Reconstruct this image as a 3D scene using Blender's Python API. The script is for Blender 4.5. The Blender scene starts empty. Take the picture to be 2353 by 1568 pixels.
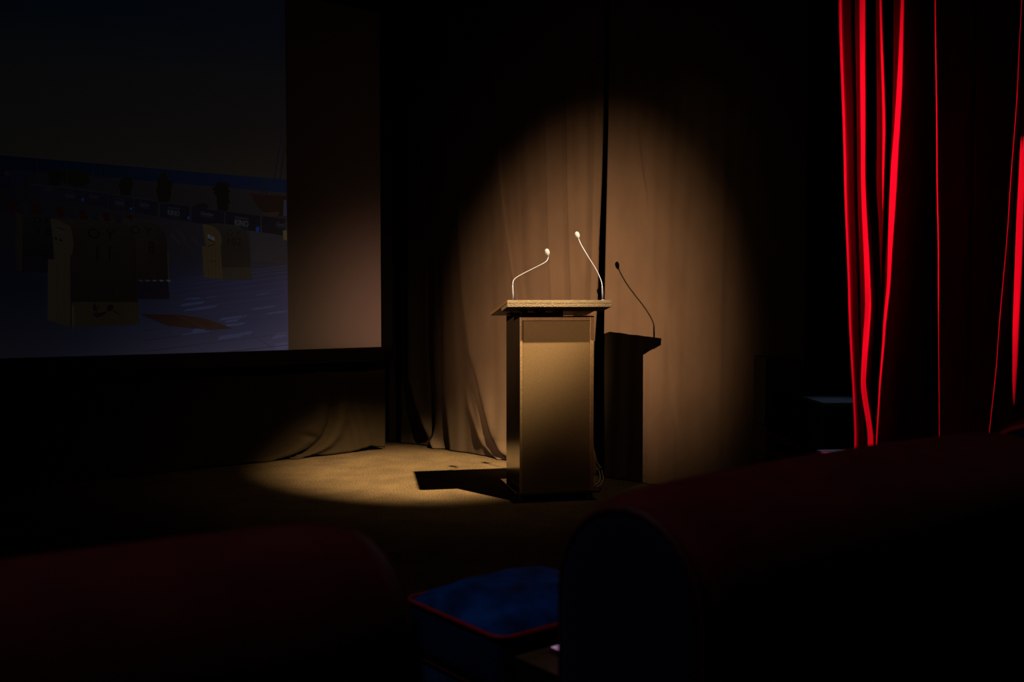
import bpy, bmesh, math, random
from mathutils import Vector, Matrix
random.seed(7)
S = bpy.context.scene
COL = S.collection

# ------------------------------------------------------------------ camera
F, IW, IH = 2290.0, 2353.0, 1568.0
CAM_H = 1.15
PITCH = math.atan((IH / 2 - 692) / F)
cam_d = bpy.data.cameras.new('camera')
cam_d.sensor_width = 36.0
cam_d.lens = F / IW * 36.0
cam_d.dof.use_dof = True
cam_d.dof.focus_distance = 5.75
cam_d.dof.aperture_fstop = 3.6
cam = bpy.data.objects.new('camera', cam_d)
COL.objects.link(cam)
cam.location = (0, 0, CAM_H)
cam.rotation_euler = (math.pi / 2 - PITCH, 0, 0)
S.camera = cam

# ------------------------------------------------------------------ world, exposure
S.view_settings.view_transform = 'Standard'
S.view_settings.look = 'None'
S.view_settings.exposure = 0.0
S.view_settings.gamma = 1.0
S.view_settings.use_curve_mapping = False
S.cycles.diffuse_bounces = 0        # deep, contrasty blacks: direct light only

wd = bpy.data.worlds.new('world')
S.world = wd
wd.use_nodes = True
wd.node_tree.nodes['Background'].inputs[0].default_value = (0, 0, 0, 1)
wd.node_tree.nodes['Background'].inputs[1].default_value = 0.0

# ------------------------------------------------------------------ lamps
def spot(name, loc, aim, watts, colour, full_angle, blend, radius):
    d = bpy.data.lights.new(name, 'SPOT')
    d.energy = watts
    d.color = colour
    d.spot_size = math.radians(full_angle)
    d.spot_blend = blend
    d.shadow_soft_size = radius
    o = bpy.data.objects.new(name, d)
    COL.objects.link(o)
    o.location = loc
    v = Vector(aim) - Vector(loc)
    o.rotation_euler = v.to_track_quat('-Z', 'Y').to_euler()
    return o

def profile(o, a, b, inner, outer, power=1.0, cut=None, tail=0.0, cutx=None, cutl=None, reach=2.2):
    """beam profile of a stage lantern: elliptical soft edge, optional lower shutter (all in tangent units about the axis)"""
    d = o.data
    d.use_nodes = True
    nt = d.node_tree
    em = nt.nodes['Emission']
    tc = nt.nodes.new('ShaderNodeTexCoord'); sp = nt.nodes.new('ShaderNodeSeparateXYZ')
    nt.links.new(tc.outputs['Normal'], sp.inputs[0])
    def m(op, x, y=None):
        n = nt.nodes.new('ShaderNodeMath'); n.operation = op
        for k, q in enumerate((x, y)):
            if q is None: continue
            if isinstance(q, (int, float)): n.inputs[k].default_value = q
            else: nt.links.new(q, n.inputs[k])
        return n.outputs[0]
    def step(x, lo, hi, tlo, thi):
        n = nt.nodes.new('ShaderNodeMapRange'); n.interpolation_type = 'SMOOTHSTEP'
        nt.links.new(x, n.inputs['Value'])
        for k, q in zip(('From Min', 'From Max', 'To Min', 'To Max'), (lo, hi, tlo, thi)): n.inputs[k].default_value = q
        return n.outputs['Result']
    az = m('ABSOLUTE', sp.outputs['Z'])
    tx = m('DIVIDE', sp.outputs['X'], az); ty = m('DIVIDE', sp.outputs['Y'], az)
    rr = m('SQRT', m('ADD', m('POWER', m('ABSOLUTE', m('DIVIDE', tx, a)), 2.0), m('POWER', m('ABSOLUTE', m('DIVIDE', ty, b)), 2.0)))
    f = m('POWER', step(rr, inner, outer, 1.0, 0.0), power)
    if cut: f = m('MULTIPLY', f, step(ty, cut[0], cut[1], 0.0, 1.0))
    if tail: f = m('ADD', f, m('MULTIPLY', step(rr, 0.0, reach, 1.0, 0.0), tail))
    if cutl: f = m('MULTIPLY', f, step(tx, cutl[0], cutl[1], 0.0, 1.0))
    if cutx: f = m('MULTIPLY', f, step(tx, cutx[0], cutx[1], 1.0, 0.0))
    nt.links.new(f, em.inputs['Strength'])
# warm profile spot from the front of the hall, lower shutter closed in: lectern and curtain behind it
profile(spot('lectern_spot', (-2.95, 0.72, 3.45), (0.42, 6.56, 0.90), 3900, (1.0, 0.59, 0.32), 46.0, 0.2, 0.022), 0.185, 0.212, 0.24, 1.10, 1.1, (-0.150, -0.02), 0.010)
# warm spot rigged over the stage edge: carpet beside the lectern
profile(spot('floor_spot', (1.25, 4.30, 3.85), (-0.52, 6.60, 0.0), 4100, (1.0, 0.66, 0.32), 62.0, 0.2, 0.03), 0.232, 0.23, 0.46, 1.0, 1.0, (-0.215, -0.10), 0.017)
# red lamp from the side of the hall: edges of the velvet folds
profile(spot('red_spot', (-0.9, 4.75, 3.0), (1.62, 4.25, 1.42), 1100, (1.0, 0.06, 0.16), 60.0, 0.2, 0.03), 0.30, 0.50, 0.15, 1.0, 1.0, None, 0.0, None, (-0.092, -0.078))
profile(spot('red_fill_spot', (-2.2, 2.2, 3.7), (1.55, 4.40, 1.75), 230, (1.0, 0.06, 0.16), 40.0, 0.2, 0.05), 0.075, 0.20, 0.1, 1.0)  # second red lamp, added as fill for the camera-facing folds
# added lamp standing in for floor bounce on the screen's lower corner
profile(spot('screen_corner_fill', (1.25, 4.30, 3.85), (-0.95, 7.62, 0.72), 165, (1.0, 0.42, 0.26), 90.0, 0.2, 0.05), 0.25, 0.28, 0.0, 1.10, 2.3, (-0.02, 0.02), 0.016, (0.012, 0.04), None, 3.6)
# added cool lamp, unseen, to brighten the cabinet top in the corner
profile(spot('cabinet_fill_light', (1.68, 5.45, 3.9), (1.62, 4.86, 0.62), 45, (0.5, 0.68, 1.0), 20.0, 0.2, 0.03), 0.11, 0.11, 0.3, 1.0)
# invented fill lamp overhead, lifts the dark sofas and pouf
profile(spot('seat_fill_light', (-1.3, 1.5, 3.9), (0.1, 2.1, 0.4), 17, (0.85, 0.88, 1.0), 90.0, 0.2, 0.3), 0.75, 0.75, 0.3, 1.0)

# ------------------------------------------------------------------ projection helpers (photo pixel -> point on a real plane)
FW = Vector((0, math.cos(PITCH), -math.sin(PITCH)))
UP = Vector((0, math.sin(PITCH), math.cos(PITCH)))
CP = Vector((0, 0, CAM_H))
def ray(x, y):
    return FW * F + Vector((x - IW / 2, 0, 0)) - UP * (y - IH / 2)
def on_plane(x, y, P, n):
    r = ray(x, y)
    return CP + r * ((Vector(P) - CP).dot(n) / r.dot(n))
def on_z(x, y, z):
    r = ray(x, y)
    return CP + r * ((z - CAM_H) / r.z)
def at_depth(x, y, Y):
    r = ray(x, y)
    return CP + r * (Y / r.y)
def lin(c):
    c = c / 255.0
    return c / 12.92 if c <= 0.04045 else ((c + 0.055) / 1.055) ** 2.4
def rgb(r, g, b):
    return (lin(r), lin(g), lin(b))

# ------------------------------------------------------------------ materials
def mat(name, col, rough=0.6, metal=0.0, noise=None, bump=None, sheen=0.0, spec=0.5, sheen_tint=None, coords='Object', stretch=None, glow=None):
    """noise = (scale, contrast 0..1), bump = (scale, strength)"""
    m = bpy.data.materials.new(name)
    m.use_nodes = True
    nt = m.node_tree
    b = nt.nodes['Principled BSDF']
    b.inputs['Base Color'].default_value = (*col, 1)
    b.inputs['Roughness'].default_value = rough
    b.inputs['Metallic'].default_value = metal
    b.inputs['Specular IOR Level'].default_value = spec
    if glow:
        b.inputs['Emission Color'].default_value = (*glow, 1)
        b.inputs['Emission Strength'].default_value = 1.0
    if sheen:
        b.inputs['Sheen Weight'].default_value = sheen
        b.inputs['Sheen Roughness'].default_value = 0.35
        if sheen_tint:
            b.inputs['Sheen Tint'].default_value = (*sheen_tint, 1)
    tc = nt.nodes.new('ShaderNodeTexCoord')
    src = tc.outputs[coords]
    if stretch:
        mp = nt.nodes.new('ShaderNodeMapping')
        mp.inputs['Scale'].default_value = stretch
        nt.links.new(src, mp.inputs['Vector'])
        src = mp.outputs['Vector']
    if noise:
        n = nt.nodes.new('ShaderNodeTexNoise')
        n.inputs['Scale'].default_value = noise[0]
        n.inputs['Detail'].default_value = 6
        nt.links.new(src, n.inputs['Vector'])
        r = nt.nodes.new('ShaderNodeValToRGB')
        k = noise[1]
        r.color_ramp.elements[0].position = 0.32
        r.color_ramp.elements[1].position = 0.68
        r.color_ramp.elements[0].color = (*[c * (1 - k) for c in col], 1)
        r.color_ramp.elements[1].color = (*[min(1, c * (1 + k)) for c in col], 1)
        nt.links.new(n.outputs['Fac'], r.inputs['Fac'])
        nt.links.new(r.outputs['Color'], b.inputs['Base Color'])
    if bump:
        n2 = nt.nodes.new('ShaderNodeTexNoise')
        n2.inputs['Scale'].default_value = bump[0]
        n2.inputs['Detail'].default_value = 4
        nt.links.new(src, n2.inputs['Vector'])
        bp = nt.nodes.new('ShaderNodeBump')
        bp.inputs['Strength'].default_value = bump[1]
        bp.inputs['Distance'].default_value = 0.01
        nt.links.new(n2.outputs['Fac'], bp.inputs['Height'])
        nt.links.new(bp.outputs['Normal'], b.inputs['Normal'])
    return m

def carpet_material():
    m = mat('carpet', (0.10, 0.078, 0.047), rough=0.95, spec=0.1)
    nt = m.node_tree
    b = nt.nodes['Principled BSDF']
    tc = nt.nodes.new('ShaderNodeTexCoord')
    fine = nt.nodes.new('ShaderNodeTexNoise'); fine.inputs['Scale'].default_value = 150; fine.inputs['Detail'].default_value = 3
    broad = nt.nodes.new('ShaderNodeTexNoise'); broad.inputs['Scale'].default_value = 5; broad.inputs['Detail'].default_value = 5
    for n in (fine, broad):
        nt.links.new(tc.outputs['Object'], n.inputs['Vector'])
    r1 = nt.nodes.new('ShaderNodeValToRGB')
    r1.color_ramp.elements[0].position = 0.36; r1.color_ramp.elements[1].position = 0.66
    r1.color_ramp.elements[0].color = (0.030, 0.021, 0.012, 1); r1.color_ramp.elements[1].color = (0.20, 0.150, 0.088, 1)
    nt.links.new(fine.outputs['Fac'], r1.inputs['Fac'])
    r2 = nt.nodes.new('ShaderNodeValToRGB')
    r2.color_ramp.elements[0].position = 0.3; r2.color_ramp.elements[1].position = 0.7
    r2.color_ramp.elements[0].color = (0.72, 0.72, 0.76, 1); r2.color_ramp.elements[1].color = (1.12, 1.10, 1.04, 1)
    nt.links.new(broad.outputs['Fac'], r2.inputs['Fac'])
    mx = nt.nodes.new('ShaderNodeMix'); mx.data_type = 'RGBA'; mx.blend_type = 'MULTIPLY'; mx.inputs[0].default_value = 1.0
    nt.links.new(r1.outputs['Color'], mx.inputs[6]); nt.links.new(r2.outputs['Color'], mx.inputs[7])
    nt.links.new(mx.outputs[2], b.inputs['Base Color'])
    bp = nt.nodes.new('ShaderNodeBump'); bp.inputs['Strength'].default_value = 0.9; bp.inputs['Distance'].default_value = 0.006
    nt.links.new(fine.outputs['Fac'], bp.inputs['Height']); nt.links.new(bp.outputs['Normal'], b.inputs['Normal'])
    return m

def slide_material():
    m = bpy.data.materials.new('projected_light_on_screen')
    m.use_nodes = True
    nt = m.node_tree
    b = nt.nodes['Principled BSDF']
    b.inputs['Base Color'].default_value = (0.72, 0.71, 0.69, 1)
    b.inputs['Roughness'].default_value = 0.9
    b.inputs['Specular IOR Level'].default_value = 0.0
    a = nt.nodes.new('ShaderNodeAttribute'); a.attribute_name = 'slide'
    nt.links.new(a.outputs['Color'], b.inputs['Emission Color'])
    b.inputs['Emission Strength'].default_value = 1.0
    return m

M = {
    'black_wall': mat('black_painted_wall', (0.006, 0.006, 0.006), 0.9, spec=0.1, bump=(60, 0.2)),
    'ceiling': mat('black_ceiling', (0.006, 0.006, 0.006), 0.9, spec=0.1, bump=(30, 0.2)),
    'carpet': carpet_material(),
    'molton': mat('brown_molton_cloth', (0.125, 0.090, 0.064), 0.95, noise=(7, 0.08), bump=(420, 0.3), spec=0.05, stretch=(1, 1, 0.5)),
    'skirt': mat('dark_brown_molton_cloth', (0.042, 0.031, 0.019), 0.95, noise=(7, 0.10), bump=(420, 0.3), spec=0.05),
    'screen': mat('white_screen_fabric', (0.72, 0.71, 0.69), 0.9, spec=0.0, bump=(200, 0.05)),
    'screen_frame': mat('black_screen_frame', (0.004, 0.004, 0.005), 0.55, spec=0.12),
    'slide': slide_material(),
    'lectern_dark': mat('dark_lectern_laminate', (0.030, 0.022, 0.016), 0.16, noise=(40, 0.15), spec=0.9, stretch=(1, 1, 0.05)),
    'bronze': mat('bronze_lectern_panel', (0.097, 0.070, 0.037), 0.52, metal=0.35, noise=(300, 0.18), spec=0.4),
    'rail': mat('bronze_metal_rail', (0.34, 0.255, 0.155), 0.42, metal=0.8, noise=(90, 0.2)),
    'wood_edge': mat('chipped_board_edge', (0.085, 0.070, 0.043), 0.55, noise=(26, 0.12), bump=(120, 0.3)),
    'chipboard': mat('raw_chipboard_edge', (0.078, 0.065, 0.044), 0.8, noise=(130, 0.45), bump=(160, 0.8)),
    'board': mat('dark_board_top', (0.10, 0.065, 0.030), 0.5, noise=(30, 0.2)),
    'black': mat('black_plastic', (0.008, 0.008, 0.008), 0.4),
    'grey_rubber': mat('grey_caster_rubber', (0.12, 0.11, 0.10), 0.6),
    'mic_metal': mat('pale_satin_metal', (0.135, 0.150, 0.225), 0.4, metal=0.3, noise=(200, 0.05)),
    'foam': mat('off_white_foam', (0.150, 0.165, 0.205), 0.95, noise=(400, 0.15), bump=(500, 0.5), spec=0.1),
    'red_velvet': mat('red_velvet_drape', (0.45, 0.004, 0.030), 0.75, noise=(18, 0.18), bump=(300, 0.25), spec=0.15, sheen=0.3, sheen_tint=(1, 0.05, 0.1), stretch=(1, 1, 0.15)),
    'sofa_red': mat('dark_red_upholstery', (0.20, 0.012, 0.016), 0.8, noise=(12, 0.2), bump=(260, 0.25), sheen=0.5, sheen_tint=(1, 0.3, 0.3), spec=0.2),
    'sofa_navy': mat('navy_upholstery', (0.012, 0.016, 0.060), 0.8, noise=(12, 0.2), bump=(260, 0.25), sheen=0.3, sheen_tint=(0.4, 0.5, 1), spec=0.2),
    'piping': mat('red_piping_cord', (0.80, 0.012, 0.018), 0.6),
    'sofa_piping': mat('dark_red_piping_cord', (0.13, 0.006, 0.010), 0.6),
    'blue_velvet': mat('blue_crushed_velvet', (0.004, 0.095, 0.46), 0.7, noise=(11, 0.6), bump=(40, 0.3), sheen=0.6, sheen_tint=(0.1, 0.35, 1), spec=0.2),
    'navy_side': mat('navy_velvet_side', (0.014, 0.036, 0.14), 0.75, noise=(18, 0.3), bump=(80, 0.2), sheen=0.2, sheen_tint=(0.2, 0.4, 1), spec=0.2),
    'walnut': mat('brown_table_wood', (0.16, 0.085, 0.045), 0.45, noise=(9, 0.3), stretch=(1, 8, 1)),
    'dark_edge': mat('dark_table_edge', (0.020, 0.011, 0.008), 0.5),
    'pink': mat('glowing_pink_face', (0.05, 0.04, 0.05), 0.3, glow=(0.24, 0.13, 0.23)),  # glow added to brighten the booklet's top
    'magenta': mat('magenta_edge', (0.35, 0.03, 0.12), 0.5),
    'equipment': mat('black_equipment_metal', (0.007, 0.007, 0.010), 0.7, spec=0.15),
    'glossy_grey': mat('glossy_grey_top', (0.20, 0.22, 0.26), 0.25),
    'speaker_box': mat('black_speaker_cloth', (0.010, 0.011, 0.018), 0.7, bump=(400, 0.6)),
    'paper': mat('white_paper', (0.75, 0.74, 0.72), 0.9, spec=0.0),
    'red_stripe': mat('red_striped_fabric', (0.16, 0.010, 0.008), 0.8, noise=(20, 0.3)),
    'cable_black': mat('black_cable_rubber', (0.03, 0.024, 0.02), 0.35),
    'cable_pale': mat('pale_grey_cable', (0.45, 0.40, 0.36), 0.3),
}

for k in ('lectern_dark',):
    q = M[k].node_tree.nodes['Principled BSDF']
    q.inputs['Coat Weight'].default_value = 1.0
    q.inputs['Coat Roughness'].default_value = 0.12

# ------------------------------------------------------------------ mesh helpers
def link(o, parent=None):
    COL.objects.link(o)
    if parent is not None:
        o.parent = parent
    return o
def tag(o, label=None, cat=None, group=None, kind=None):
    if label: o['label'] = label
    if cat: o['category'] = cat
    if group: o['group'] = group
    if kind: o['kind'] = kind
    return o
def empty(name, loc, rz=0.0, label=None, cat=None, group=None):
    o = bpy.data.objects.new(name, None)
    o.empty_display_size = 0.1
    link(o)
    o.location = loc
    o.rotation_euler = (0, 0, rz)
    return tag(o, label, cat, group)
def mesh(name, verts, faces, m, parent=None, smooth=False):
    me = bpy.data.meshes.new(name)
    me.from_pydata([tuple(v) for v in verts], [], faces)
    me.materials.append(m)
    me.update()
    if smooth:
        for p in me.polygons: p.use_smooth = True
    return link(bpy.data.objects.new(name, me), parent)
def from_bm(name, bm, m, parent=None, smooth=False):
    bmesh.ops.recalc_face_normals(bm, faces=bm.faces)
    me = bpy.data.meshes.new(name)
    bm.to_mesh(me); bm.free()
    for mm in (m if isinstance(m, list) else [m]): me.materials.append(mm)
    if smooth:
        for p in me.polygons: p.use_smooth = True
    return link(bpy.data.objects.new(name, me), parent)
def bm_box(bm, x0, x1, y0, y1, z0, z1, bevel=0.0, seg=2):
    r = bmesh.ops.create_cube(bm, size=1.0)
    vs = r['verts']
    for v in vs:
        v.co = Vector((x0 + (v.co.x + .5) * (x1 - x0), y0 + (v.co.y + .5) * (y1 - y0), z0 + (v.co.z + .5) * (z1 - z0)))
    if bevel:
        es = list({e for v in vs for e in v.link_edges})
        bmesh.ops.bevel(bm, geom=es, offset=bevel, segments=seg, affect='EDGES', profile=0.5)
def box(name, dims, m, parent=None, bevel=0.0, seg=2, smooth=False):
    bm = bmesh.new()
    bm_box(bm, *dims, bevel=bevel, seg=seg)
    return from_bm(name, bm, m, parent, smooth)
def bm_prism(bm, pts, y0, y1, axis='y'):
    """polygon pts (a, z) extruded between y0 and y1"""
    def P(a, z, y): return (a, y, z) if axis == 'y' else (y, a, z)
    A = [bm.verts.new(P(a, z, y0)) for a, z in pts]
    B = [bm.verts.new(P(a, z, y1)) for a, z in pts]
    n = len(pts)
    bm.faces.new(A); bm.faces.new(B[::-1])
    for i in range(n):
        bm.faces.new((A[i], B[i], B[(i + 1) % n], A[(i + 1) % n]))
def catmull(pts, k=6, closed=False):
    P = [Vector(p) for p in pts]
    out = []
    n = len(P)
    rng = range(n if closed else n - 1)
    for i in rng:
        p0 = P[(i - 1) % n] if closed or i > 0 else P[0] * 2 - P[1]
        p1 = P[i]; p2 = P[(i + 1) % n]
        p3 = P[(i + 2) % n] if closed or i + 2 < n else P[-1] * 2 - P[-2]
        for j in range(k):
            t = j / k
            out.append(0.5 * ((2 * p1) + (p2 - p0) * t + (2 * p0 - 5 * p1 + 4 * p2 - p3) * t * t + (3 * p1 - p0 - 3 * p2 + p3) * t ** 3))
    if not closed: out.append(P[-1])
    return out
def tube_data(path, rad, seg=10, closed=False, caps=True):
    P = [Vector(p) for p in path]
    n = len(P)
    R = rad if isinstance(rad, (list, tuple)) else [rad] * n
    verts, faces = [], []
    prev = None
    for i in range(n):
        if closed: t = P[(i + 1) % n] - P[(i - 1) % n]
        else: t = P[min(i + 1, n - 1)] - P[max(i - 1, 0)]
        t.normalize()
        if prev is None:
            a = Vector((0, 0, 1)) if abs(t.z) < 0.9 else Vector((1, 0, 0))
            u = t.cross(a).normalized()
        else:
            u = (prev - t * prev.dot(t)).normalized()
        prev = u
        v = t.cross(u)
        for j in range(seg):
            an = 2 * math.pi * j / seg
            verts.append(P[i] + (u * math.cos(an) + v * math.sin(an)) * R[i])
    for i in range(n if closed else n - 1):
        for j in range(seg):
            a = i * seg + j; b = i * seg + (j + 1) % seg
            i2 = (i + 1) % n
            faces.append((a, b, i2 * seg + (j + 1) % seg, i2 * seg + j))
    if caps and not closed:
        faces.append(tuple(range(seg))[::-1])
        faces.append(tuple((n - 1) * seg + j for j in range(seg)))
    return verts, faces
def tube(name, path, rad, m, parent=None, seg=10, closed=False):
    v, f = tube_data(path, rad, seg, closed)
    return mesh(name, v, f, m, parent, True)
def copy_tree(o, parent=None):
    c = o.copy()
    COL.objects.link(c)
    if parent is not None: c.parent = parent
    for ch in list(o.children): copy_tree(ch, c)
    return c

# ------------------------------------------------------------------ room axes: the screen wall runs along D, the audience looks along N
TH = math.radians(38.5)
D = Vector((math.cos(TH), math.sin(TH), 0))
N = Vector((-math.sin(TH), math.cos(TH), 0))
ROOM_H = 4.2
d0, d1, n0, n1 = -3.2, 5.45, -2.4, 7.35
def dn(d, n, z=0.0): return D * d + N * n + Vector((0, 0, z))
def slab(name, a, b, c, e, za, zb, m):
    vs = [dn(a, c, za), dn(b, c, za), dn(b, e, za), dn(a, e, za), dn(a, c, zb), dn(b, c, zb), dn(b, e, zb), dn(a, e, zb)]
    fs = [(0, 3, 2, 1), (4, 5, 6, 7), (0, 1, 5, 4), (1, 2, 6, 5), (2, 3, 7, 6), (3, 0, 4, 7)]
    return tag(mesh(name, vs, fs, m), kind='structure')
slab('floor', d0 - .2, d1 + .2, n0 - .2, n1 + .2, -0.2, 0.0, M['carpet'])
slab('ceiling', d0 - .2, d1 + .2, n0 - .2, n1 + .2, ROOM_H, ROOM_H + 0.2, M['ceiling'])
slab('wall_front', d0 - .2, d1 + .2, n1, n1 + .2, 0, ROOM_H, M['black_wall'])
slab('wall_back', d0 - .2, d1 + .2, n0 - .2, n0, 0, ROOM_H, M['black_wall'])
slab('wall_left', d0 - .2, d0, n0, n1, 0, ROOM_H, M['black_wall'])
slab('wall_right', d1, d1 + .2, n0, n1, 0, ROOM_H, M['black_wall'])

# ------------------------------------------------------------------ projection screen
SP = Vector((-0.984, 7.689, 0)) - N * 0.09           # a point of the picture surface, just ahead of the masking skirt
BR = on_plane(876, 797.5, SP, N); TR = on_plane(869.5, 30, SP, N)
R_t = (BR - SP).dot(D); zb = BR.z; zt = TR.z
L_t = R_t - 4.6
FB = 0.105                                            # frame width
scr = empty('projection_screen', SP + D * (R_t - 2.3), TH, 'wide projection screen showing a dim beach scene, black frame, left of the lectern', 'projection screen')
def sl(t, s, z): return (t - (R_t - 2.3), s, z)       # screen local
half = 2.3
box('screen_fabric', (-half, half, 0.0, 0.012, zb, zt), M['screen'], scr)
bm = bmesh.new()
bm_box(bm, -half - FB, half + FB, -0.012, 0.035, zb - FB, zb, 0.012, 3)
bm_box(bm, -half - FB, half + FB, -0.012, 0.035, zt, zt + FB, 0.012, 3)
bm_box(bm, half, half + FB, -0.012, 0.035, zb - FB + .002, zt + FB - .002, 0.012, 3)
bm_box(bm, -half - FB, -half, -0.012, 0.035, zb - FB + .002, zt + FB - .002, 0.012, 3)
from_bm('frame', bm, M['screen_frame'], scr)
for sx in (-1.6, 1.6):
    tube('hanging_cable', [(sx, 0.015, zt + FB - .01), (sx, 0.015, ROOM_H)], 0.004, M['black'], scr, 6)

# the projected beach picture: flat, lies on the screen, each patch of colour a face of one mesh
SV, SF, SC = [], [], []
layer = [0]
inv = Matrix.Rotation(-TH, 3, 'Z')
def to_screen(x, y, eps):
    p = on_plane(x, y, SP - N * eps, N)
    q = inv @ (p - scr.location)
    return (q.x, q.y, q.z)
def poly(pts, col, cols=None):
    layer[0] += 1
    eps = 0.0006 + 0.00002 * layer[0]
    i0 = len(SV)
    for x, y in pts: SV.append(to_screen(x, y, eps))
    SF.append(tuple(range(i0, i0 + len(pts))))
    SC.append([rgb(*(cols[i] if cols else col)) for i in range(len(pts))])
def grid_patch(xs, ys, colfn, warp):
    """gradient patch; warp(x, v) gives the y pixel"""
    layer[0] += 1
    eps = 0.0006 + 0.00002 * layer[0]
    i0 = len(SV)
    for v in ys:
        for x in xs: SV.append(to_screen(x, warp(x, v), eps))
    nx = len(xs)
    for j in range(len(ys) - 1):
        for i in range(nx - 1):
            a = i0 + j * nx + i
            SF.append((a, a + 1, a + nx + 1, a + nx))
            SC.append([rgb(*colfn(xs[ii], ys[jj])) for ii, jj in ((i, j), (i + 1, j), (i + 1, j + 1), (i, j + 1))])
def lerp(a, b, t): return tuple(p + (q - p) * t for p, q in zip(a, b))
def ramp(stops, t):
    if t <= stops[0][0]: return stops[0][1]
    for (a, ca), (b, cb) in zip(stops, stops[1:]):
        if t <= b: return lerp(ca, cb, (t - a) / (b - a))
    return stops[-1][1]
def horizon(x): return 357 + 56 * x / 656.0
def xr(y): return 654.5 + (663 - 654.5) * y / 805.0       # right edge of the picture
def bottom(x): return 824 - 19.5 * x / 663.0
XL = -520
NXS = [XL + (656 - XL) * i / 40 for i in range(41)]
def fit(x, y): return x + (xr(y) - 656) * max(0.0, (x - XL) / (656 - XL))
def gp(v0, v1, colfn, n=14):
    """band between two y functions"""
    layer[0] += 1
    eps = 0.0006 + 0.00002 * layer[0]
    i0 = len(SV)
    for j in range(n + 1):
        for x in NXS:
            y = v0(x) + (v1(x) - v0(x)) * j / n
            SV.append(to_screen(fit(x, y), y, eps))
    nx = len(NXS)
    for j in range(n):
        for i in range(nx - 1):
            a = i0 + j * nx + i
            SF.append((a, a + 1, a + nx + 1, a + nx))
            SC.append([rgb(*colfn(NXS[ii], jj / n)) for ii, jj in ((i, j), (i + 1, j), (i + 1, j + 1), (i, j + 1))])
def right(x): return min(1.0, max(0.0, x / 656.0))
# sky, sea, beach, paving
gp(lambda x: max(-230, -70 - 0.21 * (656 - x)), lambda x: horizon(x), lambda x, v: lerp(ramp([(0, (0, 3, 9)), (.35, (1, 4, 8)), (.6, (6, 7, 8)), (.8, (8, 8, 8)), (1, (9, 9, 8))], v), ramp([(0, (0, 4, 10)), (.3, (1, 5, 11)), (.55, (6, 8, 10)), (.8, (9, 9, 9)), (1, (15, 14, 12))], v), right(x)), 18)
gp(horizon, lambda x: horizon(x) + 34, lambda x, v: lerp((0, 2, 8), (1, 9, 25), right(x) ** 1.5), 3)
gp(lambda x: horizon(x) + 30, lambda x: 500 + 30 * right(x), lambda x, v: lerp((3, 3, 5), (13, 13, 15), right(x) ** 1.3), 4)
gp(lambda x: 490 + 30 * right(x), bottom, lambda x, v: lerp(lerp((4, 4, 6), (2, 4, 9), min(1, v * 2)) if v < .5 else lerp((2, 4, 9), (9, 10, 15), (v - .5) * 2),
   ramp([(0, (16, 16, 20)), (.3, (15, 16, 22)), (.45, (16, 20, 42)), (.75, (15, 23, 50)), (.9, (24, 30, 56)), (1, (34, 38, 64))], v), right(x) ** 1.6), 20)
# paving joints and paler slabs
random.seed(11)
for i in range(22):
    x = random.uniform(400, 640); y = random.uniform(650, 795)
    w = random.uniform(20, 60) * (y - 560) / 160; h = random.uniform(4, 9) * (y - 560) / 160
    k = right(x) ** 1.5 * (y - 560) / 235
    x2 = min(x + w, xr(y) - 1); 
    if x2 - x < 8: continue
    poly([(x, y), (x2, y - .13 * (x2 - x)), (x2 - 6, y - .13 * (x2 - x) + h), (x - 6, y + h)], (12 + 24 * k, 18 + 25 * k, 38 + 32 * k))
for i in range(13):
    y0 = 610 + i * i * 1.05 + i * 5
    k = 0.5 + 0.5 * i / 13
    a = (330, y0 + 42); b = (xr(y0) - 1, y0)
    if a[1] > 812: a = (330 + (a[1] - 812) * 7, 812)
    poly([a, b, (b[0], b[1] + 1.2 + k), (a[0], a[1] + 1.2 + k)], None, [(8, 9, 18), (22, 25, 48), (22, 25, 48), (8, 9, 18)])
for x0, y0, x1, y1 in [(395, 758, 440, 785), (440, 790, 480, 812), (520, 700, 570, 735), (575, 768, 625, 800), (585, 700, 640, 725)]:
    poly([(x0, y0), (x0 + 3, y0), (x1 + 3, y1), (x1, y1)], (17, 19, 38))
# sand, planters, fence banners
poly([(575, 530), (xr(535) - 1, 538), (xr(612) - 1, 606), (579, 600)], (17, 17, 21))
def blob(cx, cy, rx, ry, col, n=14, seed=0):
    rnd = random.Random(seed)
    poly([(cx + rx * math.cos(2 * math.pi * i / n) * rnd.uniform(.75, 1.15), cy + ry * math.sin(2 * math.pi * i / n) * rnd.uniform(.75, 1.15)) for i in range(n)], col)
for cx, cy, rx, ry, s in [(509, 435, 20, 20, 1), (512, 465, 16, 26, 2), (378, 436, 18, 36, 3), (290, 428, 16, 26, 4), (180, 412, 26, 20, 5), (150, 405, 34, 16, 6)]:
    blob(cx, cy, rx, ry, (2, 3, 2), n=22, seed=s)
for x, y0, y1 in [(85, 372, 425), (118, 380, 440), (153, 386, 440), (213, 392, 450), (230, 388, 445), (418, 405, 470), (539, 405, 440), (583, 410, 440)]:
    poly([(x, y0), (x + 1.6, y0), (x + 1.6, y1), (x, y1)], (5, 6, 9))
poly([(0, 388), (24, 390), (24, 432), (0, 430)], (2, 2, 7))
poly([(27, 387), (62, 391), (58, 430), (22, 428)], (2, 4, 9))
poly([(112, 389), (138, 391), (138, 428), (112, 425)], (2, 2, 2))
ban = [(70, 424, 124), (126, 429, 190), (194, 438, 246), (250, 447, 305), (309, 456, 362), (368, 465, 435), (440, 476, 515), (518, 486, 598), (602, 497, 655)]
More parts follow.
